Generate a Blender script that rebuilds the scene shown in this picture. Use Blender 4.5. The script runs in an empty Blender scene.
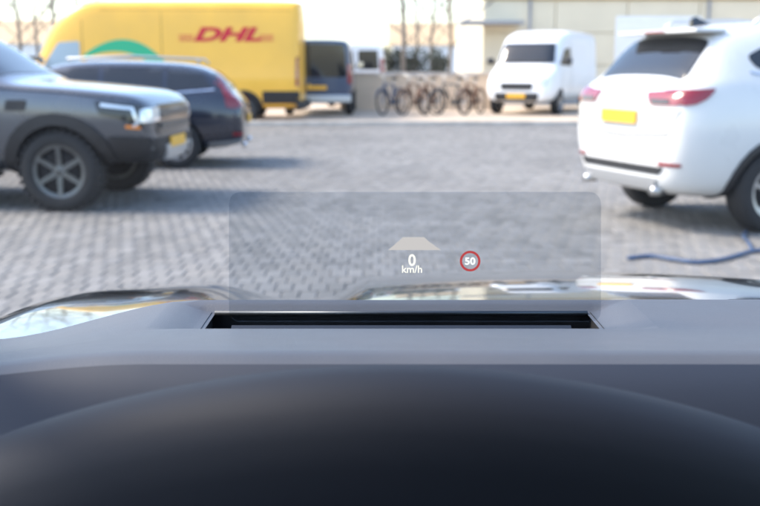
import bpy, bmesh, math, random
from mathutils import Vector, Matrix
from mathutils.bvhtree import BVHTree
random.seed(7)
S = bpy.context.scene
C = S.collection
R = math.radians

# ------------------------------------------------------------------ camera, sky, sun, exposure
EYE = 1.40
PITCH = 11.13
cam_d = bpy.data.cameras.new('camera'); cam = bpy.data.objects.new('camera', cam_d); C.objects.link(cam)
cam.location = (0, 0, EYE); cam.rotation_euler = (R(90 - PITCH), 0, 0)
cam_d.sensor_width = 36; cam_d.lens = 45.0; cam_d.clip_start = 0.03; cam_d.clip_end = 900
cam_d.dof.use_dof = True; cam_d.dof.focus_distance = 1.12; cam_d.dof.aperture_fstop = 6.0
S.camera = cam
SUN_AZ, SUN_EL = R(276), R(46)        # azimuth clockwise from +Y (the way the camera looks), elevation
W = bpy.data.worlds.new('World'); S.world = W; W.use_nodes = True
nt = W.node_tree
sky = nt.nodes.new('ShaderNodeTexSky'); sky.sky_type = 'NISHITA'; sky.sun_disc = False
sky.sun_elevation = SUN_EL; sky.sun_rotation = SUN_AZ; sky.dust_density = 1.6; sky.ozone_density = 1.0; sky.air_density = 1.0
bg = nt.nodes['Background']; bg.inputs[1].default_value = 0.15
nt.links.new(sky.outputs[0], bg.inputs[0])
sun_d = bpy.data.lights.new('sun', 'SUN'); sun_d.energy = 1.5; sun_d.angle = R(15); sun_d.color = (1, .88, .74)
sun = bpy.data.objects.new('sun', sun_d); C.objects.link(sun)
sdir = Vector((math.sin(SUN_AZ) * math.cos(SUN_EL), math.cos(SUN_AZ) * math.cos(SUN_EL), math.sin(SUN_EL)))
sun.rotation_euler = sdir.to_track_quat('Z', 'Y').to_euler(); sun.location = (0, -10, 30)
S.view_settings.view_transform = 'Standard'; S.view_settings.look = 'None'
S.view_settings.gamma = 1; S.view_settings.exposure = 1.85
S.render.engine = 'CYCLES'
S.cycles.use_denoising = True
S.cycles.max_bounces = 8; S.cycles.transparent_max_bounces = 16

def G(px, py, z=0.0):
    """point at height z seen at a pixel of the 760x506 photograph (used to read sizes and places off it)"""
    p = R(PITCH); a = (px - 380) / 950; b = (py - 253) / 950
    d = Vector((a, math.cos(p) - b * math.sin(p), -math.sin(p) - b * math.cos(p)))
    t = (z - EYE) / d.z
    return Vector((d.x * t, d.y * t, z))

# ------------------------------------------------------------------ materials
def mat(name, col, rough=.5, metal=0., coat=0., noise=0., nscale=20., bump=0., bscale=60., spec=.5, emis=None, es=0., coords='Object'):
    m = bpy.data.materials.new(name); m.use_nodes = True
    n = m.node_tree.nodes; l = m.node_tree.links; p = n['Principled BSDF']
    p.inputs['Base Color'].default_value = (*col, 1); p.inputs['Roughness'].default_value = rough
    p.inputs['Metallic'].default_value = metal; p.inputs['Coat Weight'].default_value = coat
    p.inputs['Coat Roughness'].default_value = .04; p.inputs['Specular IOR Level'].default_value = spec
    tc = n.new('ShaderNodeTexCoord')
    if noise:
        t = n.new('ShaderNodeTexNoise'); t.inputs['Scale'].default_value = nscale; t.inputs['Detail'].default_value = 6
        l.new(tc.outputs[coords], t.inputs['Vector'])
        r = n.new('ShaderNodeMapRange'); r.inputs[1].default_value = .3; r.inputs[2].default_value = .7
        r.inputs[3].default_value = 1 - noise; r.inputs[4].default_value = 1 + noise
        l.new(t.outputs[0], r.inputs[0])
        x = n.new('ShaderNodeVectorMath'); x.operation = 'SCALE'; x.inputs[0].default_value = col
        l.new(r.outputs[0], x.inputs['Scale']); l.new(x.outputs[0], p.inputs['Base Color'])
        r2 = n.new('ShaderNodeMapRange'); r2.inputs[1].default_value = .3; r2.inputs[2].default_value = .7
        r2.inputs[3].default_value = max(rough - .06, .02); r2.inputs[4].default_value = min(rough + .1, 1)
        l.new(t.outputs[0], r2.inputs[0]); l.new(r2.outputs[0], p.inputs['Roughness'])
    if bump:
        t = n.new('ShaderNodeTexNoise'); t.inputs['Scale'].default_value = bscale; t.inputs['Detail'].default_value = 4
        l.new(tc.outputs[coords], t.inputs['Vector'])
        b = n.new('ShaderNodeBump'); b.inputs['Strength'].default_value = bump; b.inputs['Distance'].default_value = .004
        l.new(t.outputs[0], b.inputs['Height']); l.new(b.outputs[0], p.inputs['Normal'])
    if emis:
        p.inputs['Emission Color'].default_value = (*emis, 1); p.inputs['Emission Strength'].default_value = es
    return m

def clear_glass(name, tint, refl):
    m = bpy.data.materials.new(name); m.use_nodes = True
    n = m.node_tree.nodes; l = m.node_tree.links; n.remove(n['Principled BSDF'])
    tr = n.new('ShaderNodeBsdfTransparent'); tr.inputs[0].default_value = (*tint, 1)
    gl = n.new('ShaderNodeBsdfGlossy'); gl.inputs['Roughness'].default_value = .01
    mx = n.new('ShaderNodeMixShader'); mx.inputs[0].default_value = refl
    l.new(tr.outputs[0], mx.inputs[1]); l.new(gl.outputs[0], mx.inputs[2]); l.new(mx.outputs[0], n['Material Output'].inputs[0])
    return m

def brick_mat(name):
    m = bpy.data.materials.new(name); m.use_nodes = True
    n = m.node_tree.nodes; l = m.node_tree.links; p = n['Principled BSDF']
    g = n.new('ShaderNodeNewGeometry'); oi = n.new('ShaderNodeObjectInfo')
    ad = n.new('ShaderNodeMath'); ad.operation = 'ADD'; l.new(g.outputs['Random Per Island'], ad.inputs[0]); l.new(oi.outputs['Random'], ad.inputs[1])
    fr = n.new('ShaderNodeMath'); fr.operation = 'FRACT'; l.new(ad.outputs[0], fr.inputs[0])
    cr = n.new('ShaderNodeValToRGB'); e = cr.color_ramp.elements
    e[0].color = (.158, .152, .142, 1); e[1].color = (.235, .226, .212, 1)
    for pos, c in ((.3, (.185, .179, .169)), (.55, (.21, .199, .183)), (.8, (.198, .192, .183))):
        x = e.new(pos); x.color = (*c, 1)
    l.new(fr.outputs[0], cr.inputs[0])
    t = n.new('ShaderNodeTexNoise'); t.inputs['Scale'].default_value = .45; t.inputs['Detail'].default_value = 5
    l.new(g.outputs['Position'], t.inputs['Vector'])
    t2 = n.new('ShaderNodeTexNoise'); t2.inputs['Scale'].default_value = 60; t2.inputs['Detail'].default_value = 3
    l.new(g.outputs['Position'], t2.inputs['Vector'])
    mr = n.new('ShaderNodeMapRange'); mr.inputs[1].default_value = .3; mr.inputs[2].default_value = .7; mr.inputs[3].default_value = .86; mr.inputs[4].default_value = 1.10
    l.new(t.outputs[0], mr.inputs[0])
    mr2 = n.new('ShaderNodeMapRange'); mr2.inputs[3].default_value = .8; mr2.inputs[4].default_value = 1.2; l.new(t2.outputs[0], mr2.inputs[0])
    mu = n.new('ShaderNodeMath'); mu.operation = 'MULTIPLY'; l.new(mr.outputs[0], mu.inputs[0]); l.new(mr2.outputs[0], mu.inputs[1])
    sc = n.new('ShaderNodeVectorMath'); sc.operation = 'SCALE'; l.new(cr.outputs[0], sc.inputs[0]); l.new(mu.outputs[0], sc.inputs['Scale'])
    l.new(sc.outputs[0], p.inputs['Base Color']); p.inputs['Roughness'].default_value = .78
    b = n.new('ShaderNodeBump'); b.inputs['Strength'].default_value = .4; b.inputs['Distance'].default_value = .004
    l.new(t2.outputs[0], b.inputs['Height']); l.new(b.outputs[0], p.inputs['Normal'])
    return m

M = dict(
    brick=brick_mat('paving_brick'),
    sand=mat('joint_sand', (.145, .138, .128), .95, noise=.3, nscale=4),
    far=mat('far_pavement', (.26, .255, .25), .9, noise=.25, nscale=.6),
    peach=mat('pale_pavement', (.52, .42, .32), .9, noise=.18, nscale=1.2),
    kerb=mat('kerb_stone', (.5, .45, .4), .85, noise=.2, nscale=3),
    glass=mat('car_glass', (.012, .014, .017), .04, spec=.6, coat=.3),
    skyglass=mat('glass_painted_sky', (.30, .37, .42), .06, spec=.6, coat=.5),  # bright sky in the pane is put into the base colour
    black=mat('black_plastic', (.018, .018, .02), .55, noise=.25, nscale=30),
    gloss_black=mat('gloss_black', (.01, .01, .012), .12, coat=.5),
    rubber=mat('tyre_rubber', (.02, .02, .021), .85, noise=.3, nscale=25, bump=.3, bscale=40),
    rim=mat('alloy', (.45, .46, .48), .3, metal=.9, noise=.15, nscale=8),
    rimdark=mat('dark_alloy', (.12, .125, .13), .35, metal=.8, noise=.2, nscale=8),
    chrome=mat('chrome', (.8, .8, .82), .08, metal=1.),
    silver=mat('silver_paint', (.55, .56, .57), .35, metal=.6),
    well=mat('wheel_well', (.008, .008, .009), .95),
    lamp=mat('headlamp_glass', (.7, .74, .78), .06, metal=.4, coat=1.),
    amber=mat('amber_lens', (.85, .26, .03), .15, coat=1.),
    red=mat('tail_lamp_red', (.22, .003, .010), .15, coat=1.),
    plate=mat('plate_yellow', (.85, .46, .04), .4),
    ink=mat('plate_ink', (.01, .01, .012), .5),
    pickup=mat('pickup_grey', (.10, .108, .125), .22, metal=.6, coat=1., noise=.06, nscale=3),
    estate=mat('estate_navy', (.018, .024, .042), .22, metal=.3, coat=1., noise=.08, nscale=3),
    yellow=mat('van_yellow', (.90, .49, .055), .38, coat=.35, noise=.05, nscale=1.5),
    white=mat('white_paint', (.64, .64, .63), .3, coat=.7, noise=.03, nscale=2),
    whitevan=mat('white_van_paint', (.8, .81, .82), .35, coat=.4, noise=.04, nscale=2),
    navy=mat('van_blue', (.035, .06, .12), .3, metal=.2, coat=.8, noise=.06, nscale=2),
    dhlred=mat('logo_red', (.62, .006, .03), .4),
    green=mat('swoosh_green', (.02, .42, .2), .4),
    cream=mat('cream_cladding', (.70, .63, .48), .7, noise=.06, nscale=.8),
    band=mat('tan_band', (.55, .40, .24), .7, noise=.1, nscale=1),
    bark=mat('bark', (.20, .165, .135), .95, noise=.35, nscale=6, bump=.6, bscale=12),
    hedge=mat('hedge_leaf', (.03, .038, .03), .85, noise=.5, nscale=3),
    wall=mat('rendered_wall', (.66, .52, .38), .85, noise=.12, nscale=1.5),
    rust=mat('brown_frame', (.16, .07, .035), .5, metal=.2, noise=.25, nscale=12),
    bikeblue=mat('blue_frame', (.04, .08, .16), .4, metal=.3),
    steel=mat('steel', (.5, .5, .5), .3, metal=.9),
    hose=mat('blue_hose', (.05, .085, .16), .5, noise=.2, nscale=20),
    hood=mat('bonnet_paint', (.032, .034, .038), .13, metal=.35, coat=1., noise=.05, nscale=2),
    dash=mat('dash_soft_touch', (.085, .090, .104), .48, noise=.10, nscale=7, bump=.12, bscale=500, spec=.5),
    dash2=mat('binnacle_soft_touch', (.012, .015, .024), .68, bump=.05, bscale=500, spec=.3),
    dash_shade=mat('dash_painted_shade', (.024, .032, .052), .6, bump=.05, bscale=500),  # darker copy of the dash plastic, its shade put into the colour
    liner=mat('headliner', (.03, .03, .034), .95, noise=.1, nscale=60),
    screen=clear_glass('windscreen_glass', (.95, .965, .96), .04),
    combiner=clear_glass('combiner_glass', (.87, .89, .91), .02),
    hudw=mat('display_white', (0, 0, 0), 1, emis=(.95, 1, 1), es=.32, spec=0),
    hudy=mat('display_pale_yellow', (0, 0, 0), 1, emis=(1, 1, .9), es=.32, spec=0),
    hudr=mat('display_red', (0, 0, 0), 1, emis=(.8, .10, .11), es=.18, spec=0),
    hudg=mat('display_grey', (0, 0, 0), 1, emis=(.76, .74, .73), es=.225, spec=0),
    canopy=mat('canopy_grey', (.3, .31, .33), .5, metal=.3),
)

# ------------------------------------------------------------------ helpers
def link(o, parent=None):
    C.objects.link(o)
    if parent: o.parent = parent
    return o

def tag(o, label=None, cat=None, group=None, kind=None):
    for k, v in (('label', label), ('category', cat), ('group', group), ('kind', kind)):
        if v: o[k] = v
    return o

def thing(name, loc=(0, 0, 0), rz=0, label=None, cat=None, group=None):
    o = bpy.data.objects.new(name, None); o.location = loc; o.rotation_euler = (0, 0, rz); o.empty_display_size = .2
    link(o); return tag(o, label, cat, group)

def mk(name, verts, faces, m, parent=None, smooth=False):
    me = bpy.data.meshes.new(name); me.from_pydata([tuple(v) for v in verts], [], faces); me.validate(); me.update()
    me.materials.append(m)
    if smooth: me.polygons.foreach_set('use_smooth', [True] * len(me.polygons))
    return link(bpy.data.objects.new(name, me), parent)

def from_bm(name, bm, m, parent=None, smooth=False):
    bmesh.ops.recalc_face_normals(bm, faces=bm.faces)
    me = bpy.data.meshes.new(name); bm.to_mesh(me); bm.free(); me.materials.append(m)
    if smooth: me.polygons.foreach_set('use_smooth', [True] * len(me.polygons))
    return link(bpy.data.objects.new(name, me), parent)

def box(name, lo, hi, m, parent=None, bev=.01):
    bm = bmesh.new(); add_box(bm, lo, hi)
    if bev: bmesh.ops.bevel(bm, geom=bm.edges[:], offset=bev, segments=2, affect='EDGES', profile=.6)
    return from_bm(name, bm, m, parent)

def add_box(bm, lo, hi):
    r = bmesh.ops.create_cube(bm, size=1)
    c = [(a + b) / 2 for a, b in zip(lo, hi)]; s = [abs(b - a) for a, b in zip(lo, hi)]
    for v in r['verts']: v.co = Vector((v.co.x * s[0] + c[0], v.co.y * s[1] + c[1], v.co.z * s[2] + c[2]))

def tube_data(pts, rads, n=8, verts=None, faces=None, cap=True):
    verts = [] if verts is None else verts; faces = [] if faces is None else faces
    pts = [Vector(p) for p in pts]; base = len(verts); up = None
    for i, p in enumerate(pts):
        t = (pts[min(i + 1, len(pts) - 1)] - pts[max(i - 1, 0)]).normalized()
        if up is None: up = t.orthogonal().normalized()
        up = (up - t * up.dot(t)).normalized(); b = t.cross(up)
        r = rads[i] if isinstance(rads, (list, tuple)) else rads
        for k in range(n):
            a = 2 * math.pi * k / n; verts.append(p + (up * math.cos(a) + b * math.sin(a)) * r)
    for i in range(len(pts) - 1):
        for k in range(n):
            a = base + i * n + k; b2 = base + i * n + (k + 1) % n
            faces.append((a, b2, b2 + n, a + n))
    if cap:
        faces.append(tuple(base + k for k in range(n))[::-1]); e = base + (len(pts) - 1) * n; faces.append(tuple(e + k for k in range(n)))
    return verts, faces

def tube(name, pts, rads, m, parent=None, n=8):
    v, f = tube_data(pts, rads, n); return mk(name, v, f, m, parent, True)

def lathe_y(bm, prof, n=40, c=(0, 0, 0)):
    """closed profile of (radius, y) swept round the Y axis"""
    rings = []
    for k in range(n):
        a = 2 * math.pi * k / n
        rings.append([bm.verts.new((c[0] + r * math.cos(a), c[1] + y, c[2] + r * math.sin(a))) for r, y in prof])
    for k in range(n):
        A, B = rings[k], rings[(k + 1) % n]
        for i in range(len(prof)):
            j = (i + 1) % len(prof); bm.faces.new((A[i], A[j], B[j], B[i]))

def text(name, s, size, m, parent, shear=0., bold=0., extrude=.002, sx=1.):
    cu = bpy.data.curves.new(name, 'FONT'); cu.body = s; cu.size = size; cu.shear = shear; cu.offset = bold; cu.extrude = extrude
    cu.align_x = 'CENTER'; cu.align_y = 'CENTER'; cu.resolution_u = 4
    t = bpy.data.objects.new(name + '_tmp', cu); C.objects.link(t)
    me = bpy.data.meshes.new_from_object(t.evaluated_get(bpy.context.evaluated_depsgraph_get()))
    bpy.data.objects.remove(t); bpy.data.curves.remove(cu)
    for v in me.vertices: v.co.x *= sx
    me.materials.clear(); me.materials.append(m); me.name = name
    return link(bpy.data.objects.new(name, me), parent)

def rp(poly, r=.04, n=4):
    """round the corners of a 2-D polygon"""
    out = []; L = len(poly)
    for i, p in enumerate(poly):
        p = Vector(p); a = Vector(poly[i - 1]) - p; b = Vector(poly[(i + 1) % L]) - p
        q = min(r, a.length * .45, b.length * .45)
        s, e = p + a.normalized() * q, p + b.normalized() * q
        for k in range(n + 1):
            t = k / n; out.append(tuple(s * (1 - t) ** 2 + p * 2 * t * (1 - t) + e * t * t))
    return out

# ------------------------------------------------------------------ vehicles
def stn(x, zb, wb, wm, zbelt, wbelt, zt, wt=None):
    zm = zb + (zbelt - zb) * .55
    p = [(0, zb), (wb * .8, zb), (wb, zb + .09), (wm, zm), (wbelt, zbelt)]
    if wt is None:   # bonnet, boot lid or load bed
        p += [(wbelt - .05, zbelt + (zt - zbelt) * .45), (wbelt * .78, zt - .02), (wbelt * .4, zt - .004), (0, zt)]
    else:            # cabin
        p += [(wbelt - .035, zbelt + .05), (wt + .02, zt - .10), (wt - .13, zt - .015), (0, zt)]
    return x, p

def make_body(stations, m, parent, wheels, wr, ywheel, name='body', level=2, arch=1.12):
    verts, faces = [], []; n = len(stations[0][1]); ring = 2 * n - 2
    for x, p in stations:
        for y, z in p: verts.append((x, y, z))
        for y, z in p[-2:0:-1]: verts.append((x, -y, z))
    for i in range(len(stations) - 1):
        for k in range(ring):
            a, b = i * ring + k, i * ring + (k + 1) % ring; faces.append((a, b, b + ring, a + ring))
    for i, flip in ((0, False), (len(stations) - 1, True)):   # end caps as strips
        o = i * ring
        for k in range(n - 1):
            a, b = o + k, o + k + 1; c = o + (ring - k - 1) % ring if k + 1 < n - 1 else None; d = o + (ring - k) % ring
            f = [a, b, c, d] if c is not None else [a, b, d]
            f = [q for j, q in enumerate(f) if q not in f[:j]]
            faces.append(tuple(f if flip else f[::-1]))
    o = mk(name, verts, faces, m, parent, True)
    bm = bmesh.new(); bm.from_mesh(o.data); bmesh.ops.recalc_face_normals(bm, faces=bm.faces); bm.to_mesh(o.data); bm.free()
    md = o.modifiers.new('s', 'SUBSURF'); md.levels = md.render_levels = level
    par = o.parent; o.parent = None
    dg = bpy.context.evaluated_depsgraph_get(); dg.update()
    me = bpy.data.meshes.new_from_object(o.evaluated_get(dg))
    bvh = BVHTree.FromPolygons([v.co.copy() for v in me.vertices], [tuple(p.vertices) for p in me.polygons])
    if wheels:
        cb = bmesh.new()
        for x in wheels:
            for s in (-1, 1):
                mtx = Matrix.Translation((x, s * (ywheel + .12), wr)) @ Matrix.Rotation(math.pi / 2, 4, 'X')
                bmesh.ops.create_cone(cb, cap_ends=True, segments=36, radius1=wr * arch, radius2=wr * arch, depth=.62, matrix=mtx)
        cut = from_bm('cutter_tmp', cb, M['well'])
        o.modifiers.clear(); old = o.data; o.data = me; bpy.data.meshes.remove(old)
        b = o.modifiers.new('b', 'BOOLEAN'); b.object = cut; b.operation = 'DIFFERENCE'; b.solver = 'EXACT'; b.material_mode = 'TRANSFER'
        dg = bpy.context.evaluated_depsgraph_get(); dg.update()
        me2 = bpy.data.meshes.new_from_object(o.evaluated_get(dg))
        o.modifiers.clear(); o.data = me2; bpy.data.meshes.remove(me); bpy.data.objects.remove(cut)
    else:
        o.modifiers.clear(); o.data = me
    o.data.name = name; o.parent = par
    try: o.data.set_sharp_from_angle(angle=R(35))
    except Exception: pass
    return o, bvh

def decal(bvh, name, poly, mode, m, parent, side=1, off=.006, skirt=.02, step=.08):
    """a fitted panel (window, lamp, trim) laid on a body surface and standing slightly proud of it"""
    bm = bmesh.new()
    vs = [bm.verts.new((u, v, 0)) for u, v in poly]; bm.faces.new(vs)
    us = [p[0] for p in poly]; vv = [p[1] for p in poly]
    for ax, (lo, hi) in ((0, (min(us), max(us))), (1, (min(vv), max(vv)))):
        k = int((hi - lo) / step)
        for i in range(1, k + 1):
            q = lo + (hi - lo) * i / (k + 1); co = [0, 0, 0]; no = [0, 0, 0]; co[ax] = q; no[ax] = 1
            bmesh.ops.bisect_plane(bm, geom=bm.verts[:] + bm.edges[:] + bm.faces[:], plane_co=co, plane_no=no)
    bmesh.ops.triangulate(bm, faces=bm.faces[:])
    dirs = {'side': Vector((0, -side, 0)), 'rear': Vector((1, 0, 0)), 'front': Vector((-1, 0, 0)), 'top': Vector((0, 0, -1))}
    d = dirs[mode]
    def org(u, v):
        if mode == 'side': return Vector((u, 3 * side, v))
        if mode == 'top': return Vector((u, v * side, 6))
        return Vector((-8 * d.x, u * side, v))
    for v in bm.verts:
        o = org(v.co.x, v.co.y); h = bvh.ray_cast(o, d)
        if h[0] is None:
            q = o + d * (2.2 if mode == 'side' else 5); h = bvh.find_nearest(q)
            v.co = h[0] - d * off
        else:
            nn = h[1] if h[1].dot(d) < 0 else -h[1]
            v.co = h[0] + nn * off
    be = [e for e in bm.edges if len(e.link_faces) == 1]
    r = bmesh.ops.extrude_edge_only(bm, edges=be)
    for g in r['geom']:
        if isinstance(g, bmesh.types.BMVert): g.co += d * skirt
    o = from_bm(name, bm, m, parent, True)
    try: o.data.set_sharp_from_angle(angle=R(50))
    except Exception: pass
    return o

def wheel(parent, x, y, r, w, rm, spokes=5, tread=False):
    """hub mesh with the tyre and the rim as its children; y>0 faces +Y"""
    s = 1 if y > 0 else -1
    bm = bmesh.new(); lathe_y(bm, [(.02, -.3 * w), (r * .6, -.3 * w), (r * .6, s * .12 * w), (.02, s * .12 * w)], 24)
    hub = from_bm('wheel', bm, M['well'], parent, True); hub.location = (x, y, r)
    bm = bmesh.new(); ri = r * .66
    lathe_y(bm, [(ri, -w * .46), (ri + .02, -w * .5), (r * .86, -w * .5), (r * .965, -w * .44), (r, -w * .3), (r, w * .3), (r * .965, w * .44), (r * .86, w * .5), (ri + .02, w * .5), (ri, w * .46)], 44)
    if tread:
        for k in range(34):
            a = 2 * math.pi * k / 34
            for q in (-1, 1):
                b2 = bmesh.new(); add_box(b2, (-.022, q * w * .12, r - .006), (.022, q * w * .49, r + .012))
                tmp = bpy.data.meshes.new('t'); b2.transform(Matrix.Rotation(a + (.04 if q > 0 else 0), 4, 'Y')); b2.to_mesh(tmp); b2.free(); bm.from_mesh(tmp); bpy.data.meshes.remove(tmp)
    from_bm('tyre', bm, M['rubber'], hub, True)
    bm = bmesh.new()
    lathe_y(bm, [(ri - .035, -w * .4), (ri + .012, -w * .44), (ri + .012, w * .44), (ri - .02, w * .47), (ri - .035, w * .36)], 40)
    lathe_y(bm, [(.012, s * w * .1), (r * .17, s * w * .1), (r * .15, s * w * .36), (.012, s * w * .38)], 20)
    for k in range(spokes):
        a = 2 * math.pi * k / spokes
        b2 = bmesh.new(); add_box(b2, (-r * .07, s * w * .18, r * .1), (r * .07, s * w * .36, ri - .01))
        for v in b2.verts:
            if v.co.z > r * .3: v.co.x *= .75; v.co.y += s * w * .06
        tmp = bpy.data.meshes.new('t'); b2.transform(Matrix.Rotation(a, 4, 'Y')); b2.to_mesh(tmp); b2.free(); bm.from_mesh(tmp); bpy.data.meshes.remove(tmp)
    from_bm('rim', bm, rm, hub)
    return hub

def plate(parent, x, z, rear=True, m='plate', txt='', y0=0.):
    s = -1 if rear else 1
    p = box('licence_plate', (x - .01, y0 - .26, z - .056), (x + .01, y0 + .26, z + .056), M[m], parent, .004)
    if txt:
        t = text('characters', txt, .1, M['ink'], p, 0, .002, .002)
        t.matrix_local = Matrix.Translation((x + s * .013, y0, z - .002)) @ Matrix(((0, 0, s, 0), (s, 0, 0, 0), (0, 1, 0, 0), (0, 0, 0, 1)))
    return p

def mirror(parent, x, y, z, m):
    s = 1 if y > 0 else -1
    bm = bmesh.new(); bmesh.ops.create_uvsphere(bm, u_segments=14, v_segments=10, radius=1)
    for v in bm.verts:
        v.co = Vector((max(v.co.x, -.35) * .09 + x, v.co.y * .12 + y + s * .14, v.co.z * .095 + z))
    o = from_bm('mirror', bm, m, parent, True)
    v, f = tube_data([(x, y, z - .06), (x, y + s * .1, z - .04)], [.03, .028], 8); mk('mirror_arm', v, f, M['black'], o, True)
    box('mirror_glass', (x - .045, y + s * .14 - .085, z - .07), (x - .034, y + s * .14 + .085, z + .07), M['chrome'], o, .004)
    return o

def strip(pts, w):
    """a thin 2-D ribbon polygon along a polyline"""
    L, Rr = [], []
    for i, p in enumerate(pts):
        a = Vector(pts[max(i - 1, 0)]); b = Vector(pts[min(i + 1, len(pts) - 1)]); t = (b - a).normalized(); nn = Vector((-t.y, t.x)) * w / 2
        L.append(tuple(Vector(p) + nn)); Rr.append(tuple(Vector(p) - nn))
    return L + Rr[::-1]

def arc(cx, cz, r, a0, a1, n=16):
    return [(cx + r * math.cos(R(a0 + (a1 - a0) * k / n)), cz + r * math.sin(R(a0 + (a1 - a0) * k / n))) for k in range(n + 1)]

def seams(bvh, parent, lines, sides=(1, -1)):
    for s in sides:
        for ln in lines: decal(bvh, 'panel_gap', strip(ln, .011), 'side', M['well'], parent, s, .0015, .006, .12)

def handle(bvh, parent, x, z, m):
    for s in (1, -1):
        h = bvh.ray_cast(Vector((x, 3 * s, z)), Vector((0, -s, 0)))[0]
        box('door_handle', (x - .1, h.y - .01, z - .016), (x + .1, h.y + .028 * s, z + .016), m, parent, .008)

# ================================================================== SETTING
gr = mk('ground', [(-300, -60, -.03), (300, -60, -.03), (300, 500, -.03), (-300, 500, -.03)], [(0, 1, 2, 3)], M['far'])
tag(gr, kind='structure')
KERB_Y = 23.0
pv = mk('paving', [(-15, -6, -.008), (17, -6, -.008), (17, KERB_Y, -.008), (-15, KERB_Y, -.008)], [(0, 1, 2, 3)], M['sand'])
tag(pv, kind='structure')
BW, BD, GAP = .112, .212, .006

def brick_geo(dx, dy, dz, tx, ty):
    w, d = (BW - GAP) / 2, (BD - GAP) / 2; c = .006
    lo = [(-w, -d), (w, -d), (w, d), (-w, d)]; hi = [(-w + c, -d + c), (w - c, -d + c), (w - c, d - c), (-w + c, d - c)]
    v = [(dx + x, dy + y, -.014) for x, y in lo] + [(dx + x, dy + y, dz + x * tx + y * ty - .005) for x, y in lo] + [(dx + x, dy + y, dz + x * tx + y * ty) for x, y in hi]
    f = [(0, 1, 5, 4), (1, 2, 6, 5), (2, 3, 7, 6), (3, 0, 4, 7), (4, 5, 9, 8), (5, 6, 10, 9), (6, 7, 11, 10), (7, 4, 8, 11), (8, 9, 10, 11)]
    return v, f
cells = []
y = 1.0; row = 0
while y + BD < KERB_Y:
    half = min(15.5, 2.6 + y * .52)
    k0 = int(-half / BW); off = BW / 2 if row % 2 else 0
    for k in range(k0, -k0 + 1): cells.append((k * BW + off, y + BD / 2))
    y += BD; row += 1
def pix(x, y, z=0.):
    p = R(PITCH); dz = z - EYE; f = y * math.cos(p) - dz * math.sin(p); u = y * math.sin(p) + dz * math.cos(p)
    return 380 + 950 * x / f, 253 - 950 * u / f
near = []
for i, (x, yy) in enumerate(cells):
    a, b = pix(x, yy)
    if 4 < a < 756 and b < 262 and not (b > 200 and a > 715): near.append((-b, i))
near.sort(); single = set(i for _, i in near[:300])
variants = []
for k in range(5):
    v, f = brick_geo(0, 0, 0, random.uniform(-.03, .03), random.uniform(-.02, .02))
    me = bpy.data.meshes.new('brick'); me.from_pydata(v, [], f); me.materials.append(M['brick']); variants.append(me)
V, F = [], []
for i, (x, yy) in enumerate(cells):
    dz = random.uniform(-.003, .003)
    if i in single:
        o = link(bpy.data.objects.new('brick', random.choice(variants)), pv); o.location = (x, yy, dz)
    else:
        v, f = brick_geo(x, yy, dz, random.uniform(-.03, .03), random.uniform(-.02, .02)); n = len(V)
        V += v; F += [tuple(a + n for a in q) for q in f]
tag(mk('bricks', V, F, M['brick'], pv), kind='stuff')

kb = thing('kerb', (0, KERB_Y, 0)); tag(kb, kind='structure')
for k in range(36):
    box('kerb_stone', (-16 + k * .92, 0, -.05), (-16 + k * .92 + .91, .14, .1), M['kerb'], kb, .012)
sw = mk('pavement', [(-40, KERB_Y + .14, .095), (60, KERB_Y + .14, .095), (60, 33.9, .095), (-40, 33.9, .095)], [(0, 1, 2, 3)], M['peach']); tag(sw, kind='structure')

# ---- cream industrial building
bx0 = 3.6; by = 34.0
b = thing('industrial_building', (bx0, by, 0), 0, 'cream clad industrial building with tan bands behind the white vehicles', 'building')
box('wall', (0, .05, -.1), (30, 12, 7.2), M['cream'], b, 0)
for i in range(3):
    for k in range(12):
        box('cladding_panel', (k * 2.5 + .02, -.02, .35 + i * 1.1), (k * 2.5 + 2.48, .06, .35 + i * 1.1 + 1.07), M['cream'], b, .012)
box('fascia', (-.1, -.12, 3.68), (30, .06, 3.86), M['band'], b, .02)
for k in range(12): box('cladding_panel', (k * 2.5 + .02, -.02, 3.9), (k * 2.5 + 2.48, .06, 4.72), M['cream'], b, .012)
box('parapet', (-.15, -.2, 4.75), (30, .1, 5.0), M['band'], b, .02)
box('plinth', (-.02, -.06, -.1), (30, .06, .33), M['canopy'], b, .01)
cn = box('canopy', (-.9, -1.6, 2.78), (1.2, .05, 2.9), M['canopy'], b, .02)
tube('canopy_strut', [(-.8, -1.5, 2.85), (.3, 0, 3.6)], .03, M['canopy'], cn, 6)
for k in range(4): tube('downpipe', [(1.6 + k * 6.2, -.09, .0), (1.6 + k * 6.2, -.09, 3.66)], .05, M['canopy'], b, 8)
rd = box('roller_door', (4.6, -.05, .3), (7.6, .03, 3.1), M['whitevan'], b, .01)
for k in range(14): box('slat', (4.62, -.075, .32 + k * .198), (7.58, -.045, .32 + k * .198 + .185), M['whitevan'], rd, .008)
for i, (x0, x1) in enumerate(((9.4, 11.0), (13.2, 14.8))):
    wv = box('window', (x0, -.05, 1.2), (x1, .04, 2.4), M['glass'], b, .01)
    for q in (x0 - .06, (x0 + x1) / 2 - .03, x1): box('frame', (q, -.08, 1.18), (q + .06, -.02, 2.42), M['canopy'], wv, .005)

# ---- low wall behind the bicycles, hedge and far pale buildings
lw = thing('garden_wall', (-1.2, 29.2, 0), 0, 'low peach rendered wall behind the parked bicycles', 'wall')
box('wall', (0, 0, 0), (4.6, .22, 1.15), M['wall'], lw, .01); box('coping', (-.04, -.04, 1.153), (4.64, .26, 1.22), M['kerb'], lw, .012)

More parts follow.
